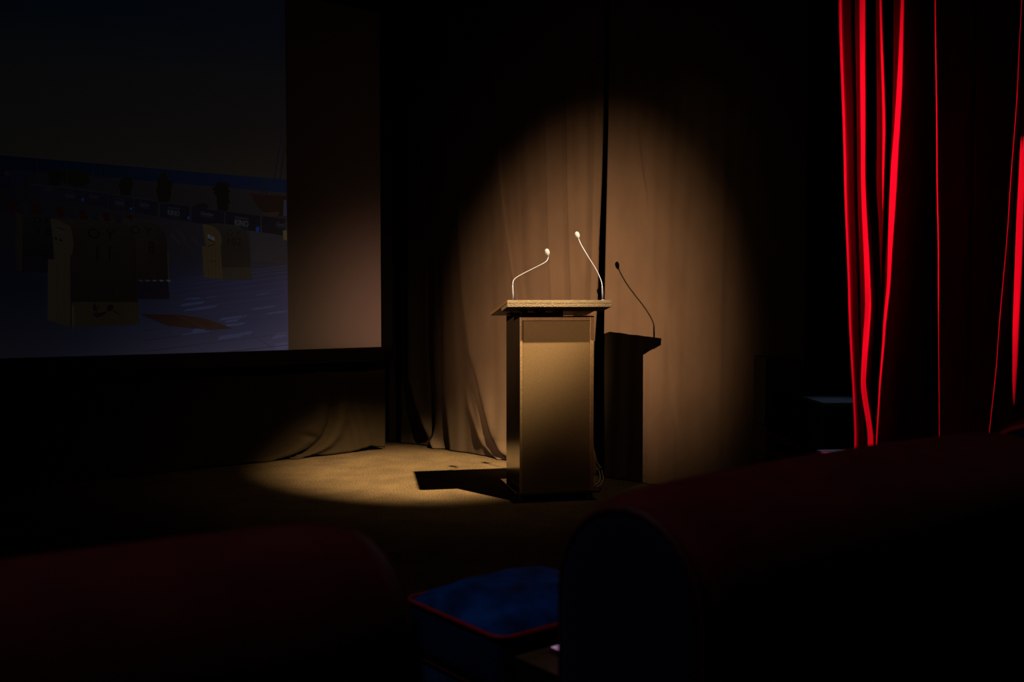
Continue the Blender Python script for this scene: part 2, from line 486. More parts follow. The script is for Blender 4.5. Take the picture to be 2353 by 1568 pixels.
for x0, y0, x1 in ban:
    dy = (x1 - x0) * 0.14; h = 30 + 8 * right(x0)
    poly([(x0, y0), (x1, y0 + dy), (x1, y0 + dy + h), (x0, y0 + h)], (3, 4, 9))
    poly([(x0, y0 - 1.5), (x1, y0 + dy - 1.5), (x1, y0 + dy), (x0, y0)], (9, 10, 13))
for cx, cy, r in [(592, 527, 5), (433, 501, 3), (301, 480, 2.5), (190, 459, 2.5)]:
    blob(cx, cy, r, r * 1.5, (3, 22, 62), 10, 8)
for i in range(11):                                    # deck chairs in front of the fence
    x = 20 + i * 27; y = 462 + i * 3.2
    c = (8, 1, 2) if i % 2 == 0 else (4, 5, 9)
    poly([(x, y), (x + 14, y + 2), (x + 20, y + 24), (x + 4, y + 24)], c)
    poly([(x + 16, y + 26), (x + 20, y + 26), (x + 24, y + 42), (x + 20, y + 42)], (7, 7, 8))
for x, y in [(392, 540), (418, 552), (408, 532), (438, 546)]:
    poly([(x, y), (x + 4, y - 1), (x + 22, y + 18), (x + 18, y + 19)], (13, 13, 16))
blob(462, 476, 18, 9, (4, 4, 6), 12, 9)
# sailing ship
poly([(574, 445), (610, 449), (xr(450) - 1, 452), (xr(495) - 1, 498), (612, 494), (590, 473)], (11, 6, 5))
poly([(605, 489), (642, 487), (638, 497), (612, 496)], (22, 15, 8))
for (x0, y0), (x1, y1), w in [((649, 290), (628, 415), 3.2), ((652, 335), (642, 415), 3.0), ((633, 361), (652, 365), 1.6), ((632, 390), (646, 394), 1.6), ((582, 408), (586, 440), 2), ((606, 418), (610, 445), 5), ((598, 432), (600, 446), 3), ((622, 420), (655, 424), 4)]:
    poly([(x0, y0), (x0 + w, y0 + .4), (x1 + w, y1 + .4), (x1, y1)], (5, 7, 13))
poly([(574, 443), (xr(450) - 1, 450), (xr(452) - 1, 452), (574, 445.5)], (18, 9, 6))
poly([(652, 460), (xr(460) - 1, 460), (xr(496) - 1, 497), (651, 497)], (22, 24, 36))
poly([(650, 530), (xr(530) - 1, 530), (xr(552) - 1, 552), (652, 552)], (45, 38, 22))
# hooded beach chairs
def chair(side_hood, side_low, hood, base, cs, ch, cht, cb):
    ys = [p[1] for p in hood]; y0, y1 = min(ys), max(ys)
    poly(base, cb)
    poly(hood, None, [lerp(cht, ch, min(1, (p[1] - y0) / (0.45 * (y1 - y0)))) for p in hood])
    poly(side_low, cs); poly(side_hood, cs)
chair([(37, 491), (52, 491), (52, 540), (40, 540)], [(36, 543), (52, 541), (51, 623), (38, 621)], [(50, 491), (80, 492), (122, 498), (122, 591), (51, 591)], [(51, 590), (122, 590), (118, 627), (51, 625)], (8, 7, 5), (2, 2, 3), (5, 5, 6), (2, 2, 5))
chair([(300, 505), (302, 505), (302, 520), (300, 520)], [(300, 600), (302, 600), (302, 640), (300, 640)], [(283, 503), (316, 505), (346, 508), (370, 522), (381, 542), (384, 560), (387, 644), (312, 644)], [(314, 645), (386, 645), (390, 687), (318, 688)], (8, 7, 5), (5, 4, 4), (9, 9, 8), (3, 3, 8))
poly([(384, 575), (386, 575), (389, 654), (386, 640)], (20, 17, 10))
for i in range(5): poly([(317 + i * 16, 643.5), (325 + i * 16, 643), (329 + i * 16, 647), (321 + i * 16, 647.5)], (16 + i * 4, 20 + i * 4, 22 + i * 4))
chair([(116, 502), (139, 508), (160, 519), (166, 534), (169, 560), (166, 586), (150, 587), (134, 590), (126, 598)], [(110, 596), (124, 597), (134, 590), (150, 587), (162, 587), (164, 752), (110, 735)],
      [(117, 501), (190, 505), (262, 509), (290, 515), (306, 532), (311, 552), (314, 640), (317, 694), (164, 694), (165, 586), (169, 558), (164, 530), (156, 517), (138, 507)], [(165, 695), (318, 691), (320, 746), (164, 753)], (15, 13, 9), (4, 3, 3), (8, 8, 7), (12, 10, 6))
poly([(161, 588), (164.5, 588), (164.5, 752), (162, 752)], (5, 4, 4))
poly([(165, 700), (170, 704), (172, 748), (166, 752)], (18, 15, 9))
for x in range(185, 306, 15):                          # wicker ribs
    poly([(x, 512), (x + 1, 512), (x + 9, 540), (x + 9, 690), (x + 8, 690), (x + 8, 540)], (7, 6, 5))
for y in range(605, 740, 6):
    poly([(131, y), (134, y + 1), (134, y + 3), (131, y + 2)], (9, 7, 5)); poly([(146, y - 1), (149, y), (149, y + 2), (146, y + 1)], (9, 7, 5))
poly([(128, 516), (147, 524), (147, 541), (129, 533)], (14, 14, 12)); poly([(130, 521), (149, 528), (149, 530), (130, 523)], (3, 3, 4))
poly([(125, 545), (131, 547), (131, 552), (125, 550)], (3, 3, 5)); poly([(136, 548), (143, 551), (143, 556), (136, 553)], (3, 3, 5))
# boat and sun mark on the big chair's base
poly([(217, 696), (213, 705), (214, 715), (226, 716), (222, 708), (220, 700)], (3, 3, 4)); poly([(225, 698), (226, 708), (230, 711), (228, 704)], (4, 3, 3))
poly([(213, 719), (232, 719), (250, 714), (236, 726), (222, 731), (213, 724)], (3, 3, 4)); poly([(213, 721), (228, 723), (213, 722.5)], (12, 10, 7))
blob(253, 707, 9, 8, (3, 2, 3), 16, 77); poly([(258, 712), (264, 716), (281, 724), (272, 723), (260, 716)], (3, 3, 4)); poly([(262, 712), (280, 716), (263, 714)], (5, 4, 4))
for dx, dy in [(-14, -6), (-8, -11), (0, -13), (9, -10), (15, -4)]:
    poly([(253 + dx, 706 + dy), (253 + dx * 1.5, 706 + dy * 1.45), (254 + dx * 1.5, 707 + dy * 1.45)], (4, 3, 4))
# right chair
chair([(466, 515), (490, 521), (503, 531), (509, 546), (510, 561), (494, 561), (482, 564), (474, 567)], [(465, 566), (474, 568), (484, 564), (494, 562), (506, 561), (512, 642), (469, 637)],
      [(468, 515), (500, 514), (545, 518), (563, 530), (571, 545), (573, 570), (576, 614), (509, 614), (508, 562), (511, 550), (506, 536), (492, 521)], [(509, 614), (575, 613), (580, 642), (512, 643)], (27, 21, 12), (9, 8, 8), (14, 14, 13), (16, 15, 12))
poly([(478, 538), (493, 546), (493, 554), (477, 546)], (42, 42, 46)); poly([(483, 542), (487, 544), (486, 549), (483, 547)], (20, 28, 52)); poly([(478, 549), (493, 556), (493, 557.5), (478, 551)], (6, 5, 8))
for x in (477, 485, 494, 502): poly([(x, 572), (x + 1, 572), (x + 3, 637), (x + 2, 637)], (19, 15, 9))
poly([(476, 566), (490, 561), (498, 561), (490, 563), (478, 568)], (7, 6, 4)); poly([(483, 600), (497, 600), (497, 601.5), (483, 601.5)], (10, 8, 5))
# red mat
poly([(321, 722), (404, 723), (468, 731), (534, 754), (480, 758), (383, 748)], None, [(8, 4, 5), (12, 4, 5), (16, 6, 7), (18, 7, 7), (18, 7, 7), (11, 5, 5)])
poly([(402, 724), (406, 724), (482, 757), (478, 758)], (21, 10, 10))

def text_on_slide(txt, x0, y0, w, h, col, slope=0.13, shear=0.0, wide=False):
    cu = bpy.data.curves.new('t', 'FONT'); cu.body = txt; cu.shear = shear; cu.resolution_u = 2
    if wide: cu.offset = 0.012
    ob = bpy.data.objects.new('t', cu); COL.objects.link(ob)
    me = bpy.data.meshes.new_from_object(ob.evaluated_get(bpy.context.evaluated_depsgraph_get()))
    xs = [v.co.x for v in me.vertices]; ys = [v.co.y for v in me.vertices]
    ax, bx, ay, by = min(xs), max(xs), min(ys), max(ys)
    layer[0] += 1; eps = 0.0006 + 0.00002 * layer[0]; i0 = len(SV)
    for v in me.vertices:
        u = (v.co.x - ax) / (bx - ax); t = (v.co.y - ay) / (by - ay)
        SV.append(to_screen(x0 + u * w, y0 + slope * u * w + (1 - t) * h, eps))
    c = rgb(*col)
    for p in me.polygons:
        SF.append(tuple(i0 + k for k in p.vertices)); SC.append([c] * len(p.vertices))
    bpy.data.objects.remove(ob); bpy.data.meshes.remove(me); bpy.data.curves.remove(cu)
bpy.context.view_layer.update()
for x, y, w, h, k in [(386, 482, 27, 12, 22), (265, 461, 21, 10, 13), (151, 445, 22, 9, 11), (540, 504, 31, 14, 29)]:
    text_on_slide('KINO', x, y, w, h, (k, k + 2, k + 3), wide=True)
    poly([(x, y - 6), (x + w, y - 6 + .13 * w), (x + w, y - 3 + .13 * w), (x, y - 3)], (k * .5, k * .55, k * .6))
    for q in (2, 5): poly([(x + 3, y + h + q), (x + w, y + h + q + .13 * w), (x + w, y + h + q + 1 + .13 * w), (x + 3, y + h + q + 1)], (k * .45, k * .5, k * .5))
text_on_slide('KI', 12, 393, 11, 10, (9, 9, 10), wide=True)
for x, y, w, h, k in [(320, 464, 23, 9, 17), (461, 486, 30, 8, 23), (635, 510, 21, 10, 26), (206, 446, 22, 8, 12), (99, 430, 19, 7, 10)]:
    text_on_slide('CineStar' if x != 635 else 'CineS', x, y, w, h, (k, k, k + 3), shear=0.4)
    poly([(x + 2, y + h + 3), (x + w, y + h + 3 + .13 * w), (x + w, y + h + 4.5 + .13 * w), (x + 2, y + h + 4.5)], (k * .5, k * .55, k * .75))
text_on_slide('O Y', 78, 499, 36, 14, (1, 1, 2), 0.02); text_on_slide('3 8', 80, 524, 38, 16, (1, 1, 2), 0.02)
text_on_slide('O Y', 300, 518, 50, 18, (2, 2, 2), 0.1); text_on_slide('8', 341, 555, 14, 28, (1, 1, 2), 0.0)
text_on_slide('O Y', 202, 523, 62, 24, (1, 1, 1), 0.1); text_on_slide('1 1', 222, 566, 32, 34, (1, 1, 1), 0.0)
text_on_slide('O Y', 521, 528, 32, 13, (4, 4, 4), 0.05); text_on_slide('102', 524, 546, 30, 17, (4, 3, 4), 0.03)

me = bpy.data.meshes.new('projected_picture')
me.from_pydata(SV, [], SF)
at = me.attributes.new('slide', 'FLOAT_COLOR', 'CORNER')
flat = []
for c in SC:
    for q in c: flat += [q[0], q[1], q[2], 1.0]
at.data.foreach_set('color', flat)
me.materials.append(M['slide']); me.update()
pic = link(bpy.data.objects.new('projected_picture', me), scr)
pic['label'] = 'dim projected picture of hooded beach chairs on a paved seafront'

# ------------------------------------------------------------------ brown stage curtain behind the lectern
C0 = Vector((0.832, 6.234, 0)); CU = Vector((0.685, -0.729, 0)).normalized(); CN = Vector((-CU.y, CU.x, 0)) * -1
if CN.y > 0: CN = -CN
def cu_of(x, y):
    p = on_plane(x, y, C0, CN); return (p - C0).dot(CU), p.z
def crease(pts):
    q = sorted([cu_of(x, y)[::-1] for x, y in pts])
    def f(z):
        if z <= q[0][0]: return q[0][1]
        for (za, ua), (zb_, ub) in zip(q, q[1:]):
            if z <= zb_: return ua + (ub - ua) * (z - za) / (zb_ - za)
        (za, ua), (zb_, ub) = q[-2], q[-1]
        return ub + (ub - ua) / (zb_ - za) * min(z - zb_, 0.6) * 0.5
    return f
def zfade(z, lo, hi, e=0.25):
    a = 1.0 if lo is None else min(1, max(0, (z - lo) / e)); b = 1.0 if hi is None else min(1, max(0, (hi - z) / e))
    return a * b
def curtain(name, uL, uR, creases, m, label, cat, group=None, waves=(), du=0.011, nz=170, z1=4.1, hem=0.0, base=0.0):
    nu = int(max(uR(z) - uL(z) for z in (0, 2, 4)) / du)
    vs, fs = [], []
    for j in range(nz + 1):
        z = 0.004 + hem + (z1 - hem) * (j / nz) ** 1.25
        a, b = uL(z), uR(z)
        for i in range(nu + 1):
            u = a + (b - a) * i / nu
            d = base
            for f, A, wl, wr, lo, hi in creases:
                x = u - f(z)
                w = wl if x < 0 else wr
                d += A * zfade(z, lo, hi) * math.exp(-abs(x / w) ** 1.35)
            for A, L, ph, sl_ in waves:
                d += A * math.sin(2 * math.pi * (u + sl_ * z) / L + ph)
            vs.append(C0 + CU * u + CN * d + Vector((0, 0, z)))
    for j in range(nz):
        for i in range(nu):
            k = j * (nu + 1) + i
            fs.append((k, k + 1, k + nu + 2, k + nu + 1))
    o = mesh(name, vs, fs, m, None, True)
    md = o.modifiers.new('cloth thickness', 'SOLIDIFY'); md.thickness = 0.003; md.offset = -1
    return tag(o, label, cat, group)
gapL = crease([(x - 9, y) for x, y in [(1398, 60), (1395, 250), (1391, 400), (1385, 560), (1382, 690), (1376, 800), (1372, 950), (1374, 1030), (1384, 1090)]])
gapR = crease([(1403, 60), (1401, 300), (1397, 560), (1395, 700), (1393, 850), (1393, 1000), (1392, 1100)])
left_creases = [
    (crease([(905, 300), (908, 700), (905, 1010)]), 0.06, 0.05, 0.07, None, None),
    (crease([(930, 300), (935, 700), (930, 1015)]), 0.05, 0.05, 0.07, None, None),
    (crease([(950, 300), (952, 870), (965, 930), (990, 1005), (1005, 1028)]), 0.06, 0.06, 0.05, None, None),
    (crease([(982, 300), (985, 800), (990, 900), (990, 1010)]), -0.09, 0.03, 0.02, None, None),
    (crease([(1020, 300), (1022, 900), (1030, 960), (1038, 1030)]), 0.022, 0.05, 0.14, None, None),
    (crease([(1060, 350), (1066, 560), (1074, 690), (1088, 800), (1105, 890), (1120, 960), (1137, 1012), (1160, 1043)]), 0.055, 0.10, 0.12, None, 2.1),
    (crease([(1100, 900), (1110, 950), (1124, 1000), (1143, 1034), (1163, 1053)]), -0.042, 0.04, 0.045, None, 0.75),
    (crease([(1072, 900), (1082, 940), (1097, 985), (1112, 1020), (1128, 1040), (1160, 1060)]), 0.014, 0.07, 0.03, None, 0.6),
    (crease([(1152, 260), (1160, 400), (1172, 520), (1185, 620), (1197, 690), (1207, 800), (1214, 1000)]), 0.050, 0.10, 0.020, None, None),
    (crease([(1190, 300), (1191, 450), (1197, 600), (1203, 690)]), -0.010, 0.02, 0.05, None, None),
    (crease([(1258, 260), (1261, 420), (1265, 560), (1272, 690), (1276, 800)]), 0.020, 0.07, 0.012, None, None),
    (crease([(1301, 200), (1303, 400), (1307, 560), (1312, 690), (1314, 800)]), 0.012, 0.012, 0.016, None, None),
    (crease([(1285, 200), (1287, 400), (1290, 560), (1292, 690)]), -0.012, 0.05, 0.04, None, None),
    (crease([(1345, 200), (1343, 500), (1340, 690), (1340, 900)]), -0.015, 0.06, 0.05, None, None),
    (crease([(1372, 200), (1370, 400), (1366, 560), (1362, 690), (1358, 900)]), 0.028, 0.05, 0.05, None, None),
    (crease([(1396, 200), (1391, 400), (1386, 560), (1383, 690), (1376, 900)]), -0.02, 0.03, 0.03, None, None),
]
curtain('stage_curtain', lambda z: -2.72, lambda z: gapL(z), left_creases, M['molton'], 'long brown stage curtain left of the dark gap, sweeping folds at its hem', 'curtain',
        'brown cloth curtains round the stage', waves=[(0.004, 0.27, 0.4, 0.02), (0.0015, 0.12, 1.2, 0.05)], base=-0.008)
right_creases = [
    (crease([(1462, 250), (1466, 330), (1474, 400), (1482, 440), (1485, 490), (1492, 520)]), -0.017, 0.020, 0.010, 1.6, 2.35),
    (crease([(1474, 560), (1488, 640), (1492, 700)]), -0.005, 0.02, 0.02, 1.0, 1.6),
    (crease([(1425, 200), (1428, 600), (1430, 1000)]), 0.010, 0.05, 0.06, None, None),
    (crease([(1480, 200), (1478, 600), (1475, 1000)]), -0.010, 0.05, 0.05, None, None),
    (crease([(1530, 700), (1536, 800), (1545, 920), (1560, 1000)]), 0.008, 0.05, 0.02, None, 1.2),
    (crease([(1500, 700), (1506, 850), (1505, 1060)]), -0.012, 0.04, 0.05, None, None),
    (crease([(1600, 200), (1590, 600), (1585, 1000)]), 0.015, 0.09, 0.09, None, None),
    (crease([(1665, 200), (1655, 600), (1650, 1000)]), -0.020, 0.06, 0.06, None, None),
    (crease([(1740, 200), (1730, 600), (1725, 1000)]), 0.03, 0.09, 0.07, None, None),
    (crease([(1395, 200), (1393, 600), (1390, 1100)]), 0.015, 0.03, 0.04, None, None),
    (crease([(1835, 200), (1830, 600), (1825, 1000)]), -0.03, 0.07, 0.07, None, None),
]
curtain('stage_curtain', lambda z: gapR(z), lambda z: 1.10, right_creases, M['molton'], 'long smooth brown stage curtain right of the dark gap, carrying the lectern shadow', 'curtain',
        'brown cloth curtains round the stage', waves=[(0.006, 0.31, 0.9, 0.03), (0.003, 0.13, 0.1, -0.05)], base=0.004)

# masking skirt under the screen
K0 = Vector((-0.984, 7.689, 0))
def sk_of(x, y):
    p = on_plane(x, y, K0, N); return (p - K0).dot(D), p.z
sw = [sk_of(*p)[::-1] for p in [(655, 1056), (690, 1045), (720, 1030), (745, 1005), (760, 970), (765, 930)]]
def sweep(z):
    q = sorted(sw)
    if z <= q[0][0]: return q[0][1]
    for (a, ua), (b, ub) in zip(q, q[1:]):
        if z <= b: return ua + (ub - ua) * (z - a) / (b - a)
    return q[-1][1]
vs, fs = [], []
nu, nz = 300, 60
zs1 = zb + 0.05
w2 = sk_of(710, 1003)
for j in range(nz + 1):
    z = 0.006 + (zs1 - 0.006) * j / nz
    for i in range(nu + 1):
        t = -4.4 + 4.4 * i / nu
        d = 0.008 * math.sin(t * 9 + 0.6 * math.sin(z * 4)) + 0.004 * math.sin(t * 23 + z * 3)
        x = t - sweep(z)
        d += zfade(z, None, 0.55, .2) * (-0.035 * math.exp(-(x / 0.035) ** 2) + 0.028 * math.exp(-((x - .09) / 0.06) ** 2) + 0.02 * math.exp(-((x + .12) / 0.07) ** 2))
        xx = t - w2[0]; zz = z - w2[1]
        d += -0.02 * math.exp(-(xx / 0.06) ** 2 - ((zz + .25 * xx) / 0.02) ** 2)
        for q in (-.12, -.2, -.27): d += zfade(z, None, 0.6, .3) * -0.010 * math.exp(-((t - q + .25 * z) / 0.02) ** 2)
        lift = 0.028 * max(0, 1 - abs(t + .12) / .16)
        vs.append(K0 + D * t - N * d + Vector((0, 0, z + lift * (1 - j / nz))))
for j in range(nz):
    for i in range(nu):
        k = j * (nu + 1) + i
        fs.append((k, k + 1, k + nu + 2, k + nu + 1))
o = mesh('masking_skirt', vs, fs, M['skirt'], None, True)
md = o.modifiers.new('cloth thickness', 'SOLIDIFY'); md.thickness = 0.003
tag(o, 'low brown cloth skirt hanging to the carpet below the projection screen', 'curtain')

# ------------------------------------------------------------------ lectern
ALPHA = math.radians(12)
LX = Vector((math.cos(ALPHA), math.sin(ALPHA), 0)); LY = Vector((-math.sin(ALPHA), math.cos(ALPHA), 0))
LO = Vector((0.023, 5.600, 0))
lec = empty('lectern', LO, ALPHA, 'dark wooden lectern with bronze front and sloping board top, lit by the spotlight', 'lectern')
bz0, bz1 = 0.048, 0.064
bw, bd = 0.495, 0.46
box('base_plate', (0, bw, 0, bd, bz0, bz1), M['lectern_dark'], lec, 0.002)
for cx, cy in ((0.05, 0.05), (bw - 0.05, 0.05), (0.05, bd - 0.05), (bw - 0.05, bd - 0.05)):
    bm = bmesh.new()
    bm_box(bm, cx - .018, cx + .018, cy - .018, cy + .018, bz0 - .006, bz0)
    bm_box(bm, cx - .016, cx - .012, cy - .012, cy + .02, 0.018, bz0 - .004)
    bm_box(bm, cx + .012, cx + .016, cy - .012, cy + .02, 0.018, bz0 - .004)
    c = from_bm('caster', bm, M['black'], lec)
    bm = bmesh.new()
    bmesh.ops.create_cone(bm, cap_ends=True, segments=24, radius1=0.020, radius2=0.020, depth=0.022,
                          matrix=Matrix.Translation((cx, cy, 0.020)) @ Matrix.Rotation(math.pi / 2, 4, 'Y'))
    bmesh.ops.bevel(bm, geom=[e for e in bm.edges if len(e.link_faces) == 2 and any(len(f.verts) > 6 for f in e.link_faces)], offset=0.004, segments=2, affect='EDGES')
    from_bm('wheel', bm, M['grey_rubber'], c, True)
ex0, ex1, ey0, ey1, ez = 0.030, 0.466, 0.035, 0.415, 1.064
box('side_panel', (ex0, ex0 + .018, ey0 + .004, ey1, bz1, ez), M['lectern_dark'], lec, 0.0015)
box('side_panel', (ex1 - .018, ex1, ey0 + .004, ey1, bz1, ez), M['lectern_dark'], lec, 0.0015)
box('front_panel', (ex0 + .018, ex1 - .018, ey0 + .006, ey0 + .020, bz1, ez), M['bronze'], lec)
box('inner_shelf', (ex0 + .018, ex1 - .018, ey0 + .020, ey1 - .01, 0.62, 0.64), M['lectern_dark'], lec)
box('corner_rail', (ex0, ex0 + .016, ey0, ey0 + .014, bz1, ez), M['rail'], lec, 0.0015)
box('corner_rail', (ex1 - .022, ex1, ey0, ey0 + .014, bz1, ez), M['rail'], lec, 0.0015)
box('top_rail', (ex0 + .016, ex1 - .022, ey0 + .001, ey0 + .014, ez - .026, ez), M['rail'], lec, 0.001)
# sloping top: thin plate with a thicker chipboard slab doubled under its high front edge
tx0, tx1, ty0, TL = -0.065, 0.537, -0.070, 0.513
zf, zbk = 1.155, 1.076
def tz(L): return zf + (zbk - zf) * L / TL
def top_prism(name, La, Lb, up, dn_, m, x0=tx0, x1=tx1, bev=0.0015):
    bm = bmesh.new()
    bm_prism(bm, [(ty0 + La, tz(La) - up), (ty0 + Lb, tz(Lb) - up), (ty0 + Lb, tz(Lb) - dn_), (ty0 + La, tz(La) - dn_)], x0, x1, 'x')
    bmesh.ops.bevel(bm, geom=list(bm.edges), offset=bev, segments=1, affect='EDGES')
    return from_bm(name, bm, m, lec)
top_prism('top_board', 0.004, TL, 0.0, 0.0145, M['board'])
top_prism('edge_strip', 0.0, 0.004, 0.0, 0.0165, M['wood_edge'], bev=0.0006)
top_prism('doubler_slab', 0.001, 0.167, 0.0170, 0.0385, M['chipboard'])
for k in range(2):
    bm = bmesh.new()
    bmesh.ops.create_uvsphere(bm, u_segments=10, v_segments=6, radius=0.0028, matrix=Matrix.Translation((tx0 + .002, ty0 + TL - .004, tz(TL) - 0.002 - k * 0.010)))
    from_bm('corner_pin', bm, M['foam'], lec, True)
for bx0, bx1 in ((0.010, 0.050), (0.130, 0.185), (0.245, 0.290)):
    bm = bmesh.new()
    y0, y1 = ey0 + .03, ey0 + .10
    bm_prism(bm, [(y0, ez - .02), (y1, ez - .02), (y1, tz(y1 - ty0) - .036), (y0, tz(y0 - ty0) - .036)], max(bx0, ex0 + .02), max(bx1, ex0 + .05), 'x')
    from_bm('bracket', bm, M['black'], lec)
bm = bmesh.new()
bm_prism(bm, [(ey1 - .06, ez - .02), (ey1 - .01, ez - .02), (ey1 - .01, tz(ey1 - .01 - ty0) - .0140), (ey1 - .06, tz(ey1 - .06 - ty0) - .0140)], ex0 + .018, 0.33, 'x')
from_bm('rear_rail', bm, M['lectern_dark'], lec)

# gooseneck microphones standing on the lectern top
def microphone(pix, head, label):
    P = [at_depth(*p) for p in pix]
    foot = P[0]
    loc = (inv_lec @ (foot - LO))
    zt_ = tz(loc.y - ty0)
    base = LO + LX * loc.x + LY * loc.y + Vector((0, 0, zt_))
    e = empty('gooseneck_microphone', base, 0, label, 'microphone', 'gooseneck microphones on the lectern')
    Q = [p - base for p in P]
    Q[0] = Vector((0, 0, 0.003))
    bm = bmesh.new()
    bmesh.ops.create_cone(bm, cap_ends=True, segments=24, radius1=0.012, radius2=0.010, depth=0.006, matrix=Matrix.Translation((0, 0, 0.004)))
    from_bm('flange', bm, M['mic_metal'], e, True)
    tube('sleeve', [Q[0], Q[0].lerp(Q[1], .5), Q[0].lerp(Q[1], .9), Q[1]], [0.0055, 0.0054, 0.0048, 0.0034], M['mic_metal'], e, 14)
    path = catmull(Q[1:], 8)
    tube('gooseneck', path, 0.0032, M['mic_metal'], e, 10)
    h = at_depth(*head) - base
    end = path[-1]; dirn = (h - end).normalized()
    prof = [(0.0, 0.006), (0.003, 0.0085), (0.009, 0.0125), (0.018, 0.0145), (0.029, 0.0145), (0.037, 0.0118), (0.042, 0.0068), (0.0435, 0.0015)]
    tube('collar', [end - dirn * .006, end + dirn * .006], 0.0056, M['mic_metal'], e, 12)
    tube('windscreen', [end + dirn * a for a, r in prof], [r for a, r in prof], M['foam'], e, 18)
    return e
inv_lec = Matrix.Rotation(-ALPHA, 3, 'Z')
microphone([(1179.5, 690, 5.58), (1178, 656, 5.58), (1180, 645, 5.60), (1189, 636.5, 5.65), (1212, 624, 5.74), (1243, 608.5, 5.88), (1254, 602, 5.90), (1259, 595, 5.915), (1259.5, 588, 5.92)], (1257, 578, 5.925),
           'shorter white gooseneck microphone bent to the right, on the left end of the lectern')
microphone([(1385, 690, 5.66), (1383.5, 657, 5.66), (1381, 645, 5.68), (1371, 622, 5.75), (1352, 591, 5.87), (1336, 564, 5.91), (1329, 548, 5.94)], (1325.5, 537, 5.95),
           'taller white gooseneck microphone leaning left, on the right end of the lectern')

# cable loop and bunched cable sleeve behind the lectern foot
cb = empty('microphone_cable', LO + LX * 0.52 + LY * 0.34, 0, 'pale cable looping onto the carpet behind the right foot of the lectern', 'cable')
o0 = cb.location.copy()
def cpath(pts): return catmull([at_depth(x, y, Y) - o0 for x, y, Y in pts], 6)
tube('cable', cpath([(1370, 1075, 6.06), (1377, 1085, 6.05), (1379, 1096, 6.03), (1379, 1103, 6.0), (1374, 1110, 5.97), (1366, 1115.5, 5.95)]), 0.0032, M['cable_pale'], cb, 8)
tube('cable', cpath([(1382, 1080, 6.08), (1386, 1098, 6.06), (1384, 1107, 6.03), (1379, 1115, 5.98), (1370, 1120, 5.92)]), 0.0035, M['cable_pale'], cb, 8)
for k in range(3):
    tube('cable', cpath([(1369 + k * 2, 1062 + k * 6, 6.09), (1378 + k * 2, 1074, 6.07), (1371 + k * 3, 1084, 6.06), (1380 + k * 2, 1096 + k * 3, 6.05)]), 0.006, M['cable_black'], cb, 8)

# ------------------------------------------------------------------ red velvet drapes on the right
ROWS = [-300, 0, 200, 400, 560, 700, 800, 900, 1010, 1200]
def row_z(y): return CAM_H + (692 - y) / F * 4.33
def drape(name, cols, label, group):
    """cols: list of ({row_y: px}, {row_y: depth} or depth); lofted between the rows"""
    def itp(dct, y):
        ks = sorted(dct)
        if y <= ks[0]:
            return dct[ks[0]] + ((dct[ks[1]] - dct[ks[0]]) / (ks[1] - ks[0]) * (y - ks[0]) * .4 if len(ks) > 1 else 0)
        for a, b in zip(ks, ks[1:]):
            if y <= b:
                t = (y - a) / (b - a); t = t * t * (3 - 2 * t) * .4 + t * .6
                return dct[a] + (dct[b] - dct[a]) * t
        return dct[ks[-1]]
    nz = 110
    vs, fs = [], []
    ncol = None
    for j in range(nz + 1):
        y = -640 + (1300 + 640) * j / nz
        z = row_z(y)
        pts = []
        for px, dep in cols:
            X = itp(px, y) if isinstance(px, dict) else px
            Y = itp(dep, y) if isinstance(dep, dict) else dep
            pts.append(Vector(((X - IW / 2) / F * Y, Y, 0)))
        line = []
        for i in range(len(pts) - 1):
            p0 = pts[max(i - 1, 0)]; p1 = pts[i]; p2 = pts[i + 1]; p3 = pts[min(i + 2, len(pts) - 1)]
            for k in range(6):
                t = k / 6
                c = 0.5 * ((2 * p1) + (p2 - p0) * t + (2 * p0 - 5 * p1 + 4 * p2 - p3) * t * t + (3 * p1 - p0 - 3 * p2 + p3) * t ** 3)
                line.append(c.lerp(p1.lerp(p2, t), 0.25))
        line.append(pts[-1])
        ncol = len(line)
        for p in line: vs.append((p.x, p.y, max(0.006, min(ROOM_H - .05, z))))
    for j in range(nz):
        for i in range(ncol - 1):
            k = j * ncol + i
            fs.append((k, k + 1, k + ncol + 1, k + ncol))
    o = mesh(name, vs, fs, M['red_velvet'], None, True)
    md = o.modifiers.new('cloth thickness', 'SOLIDIFY'); md.thickness = 0.004; md.offset = 0
    return tag(o, label, 'curtain', group)
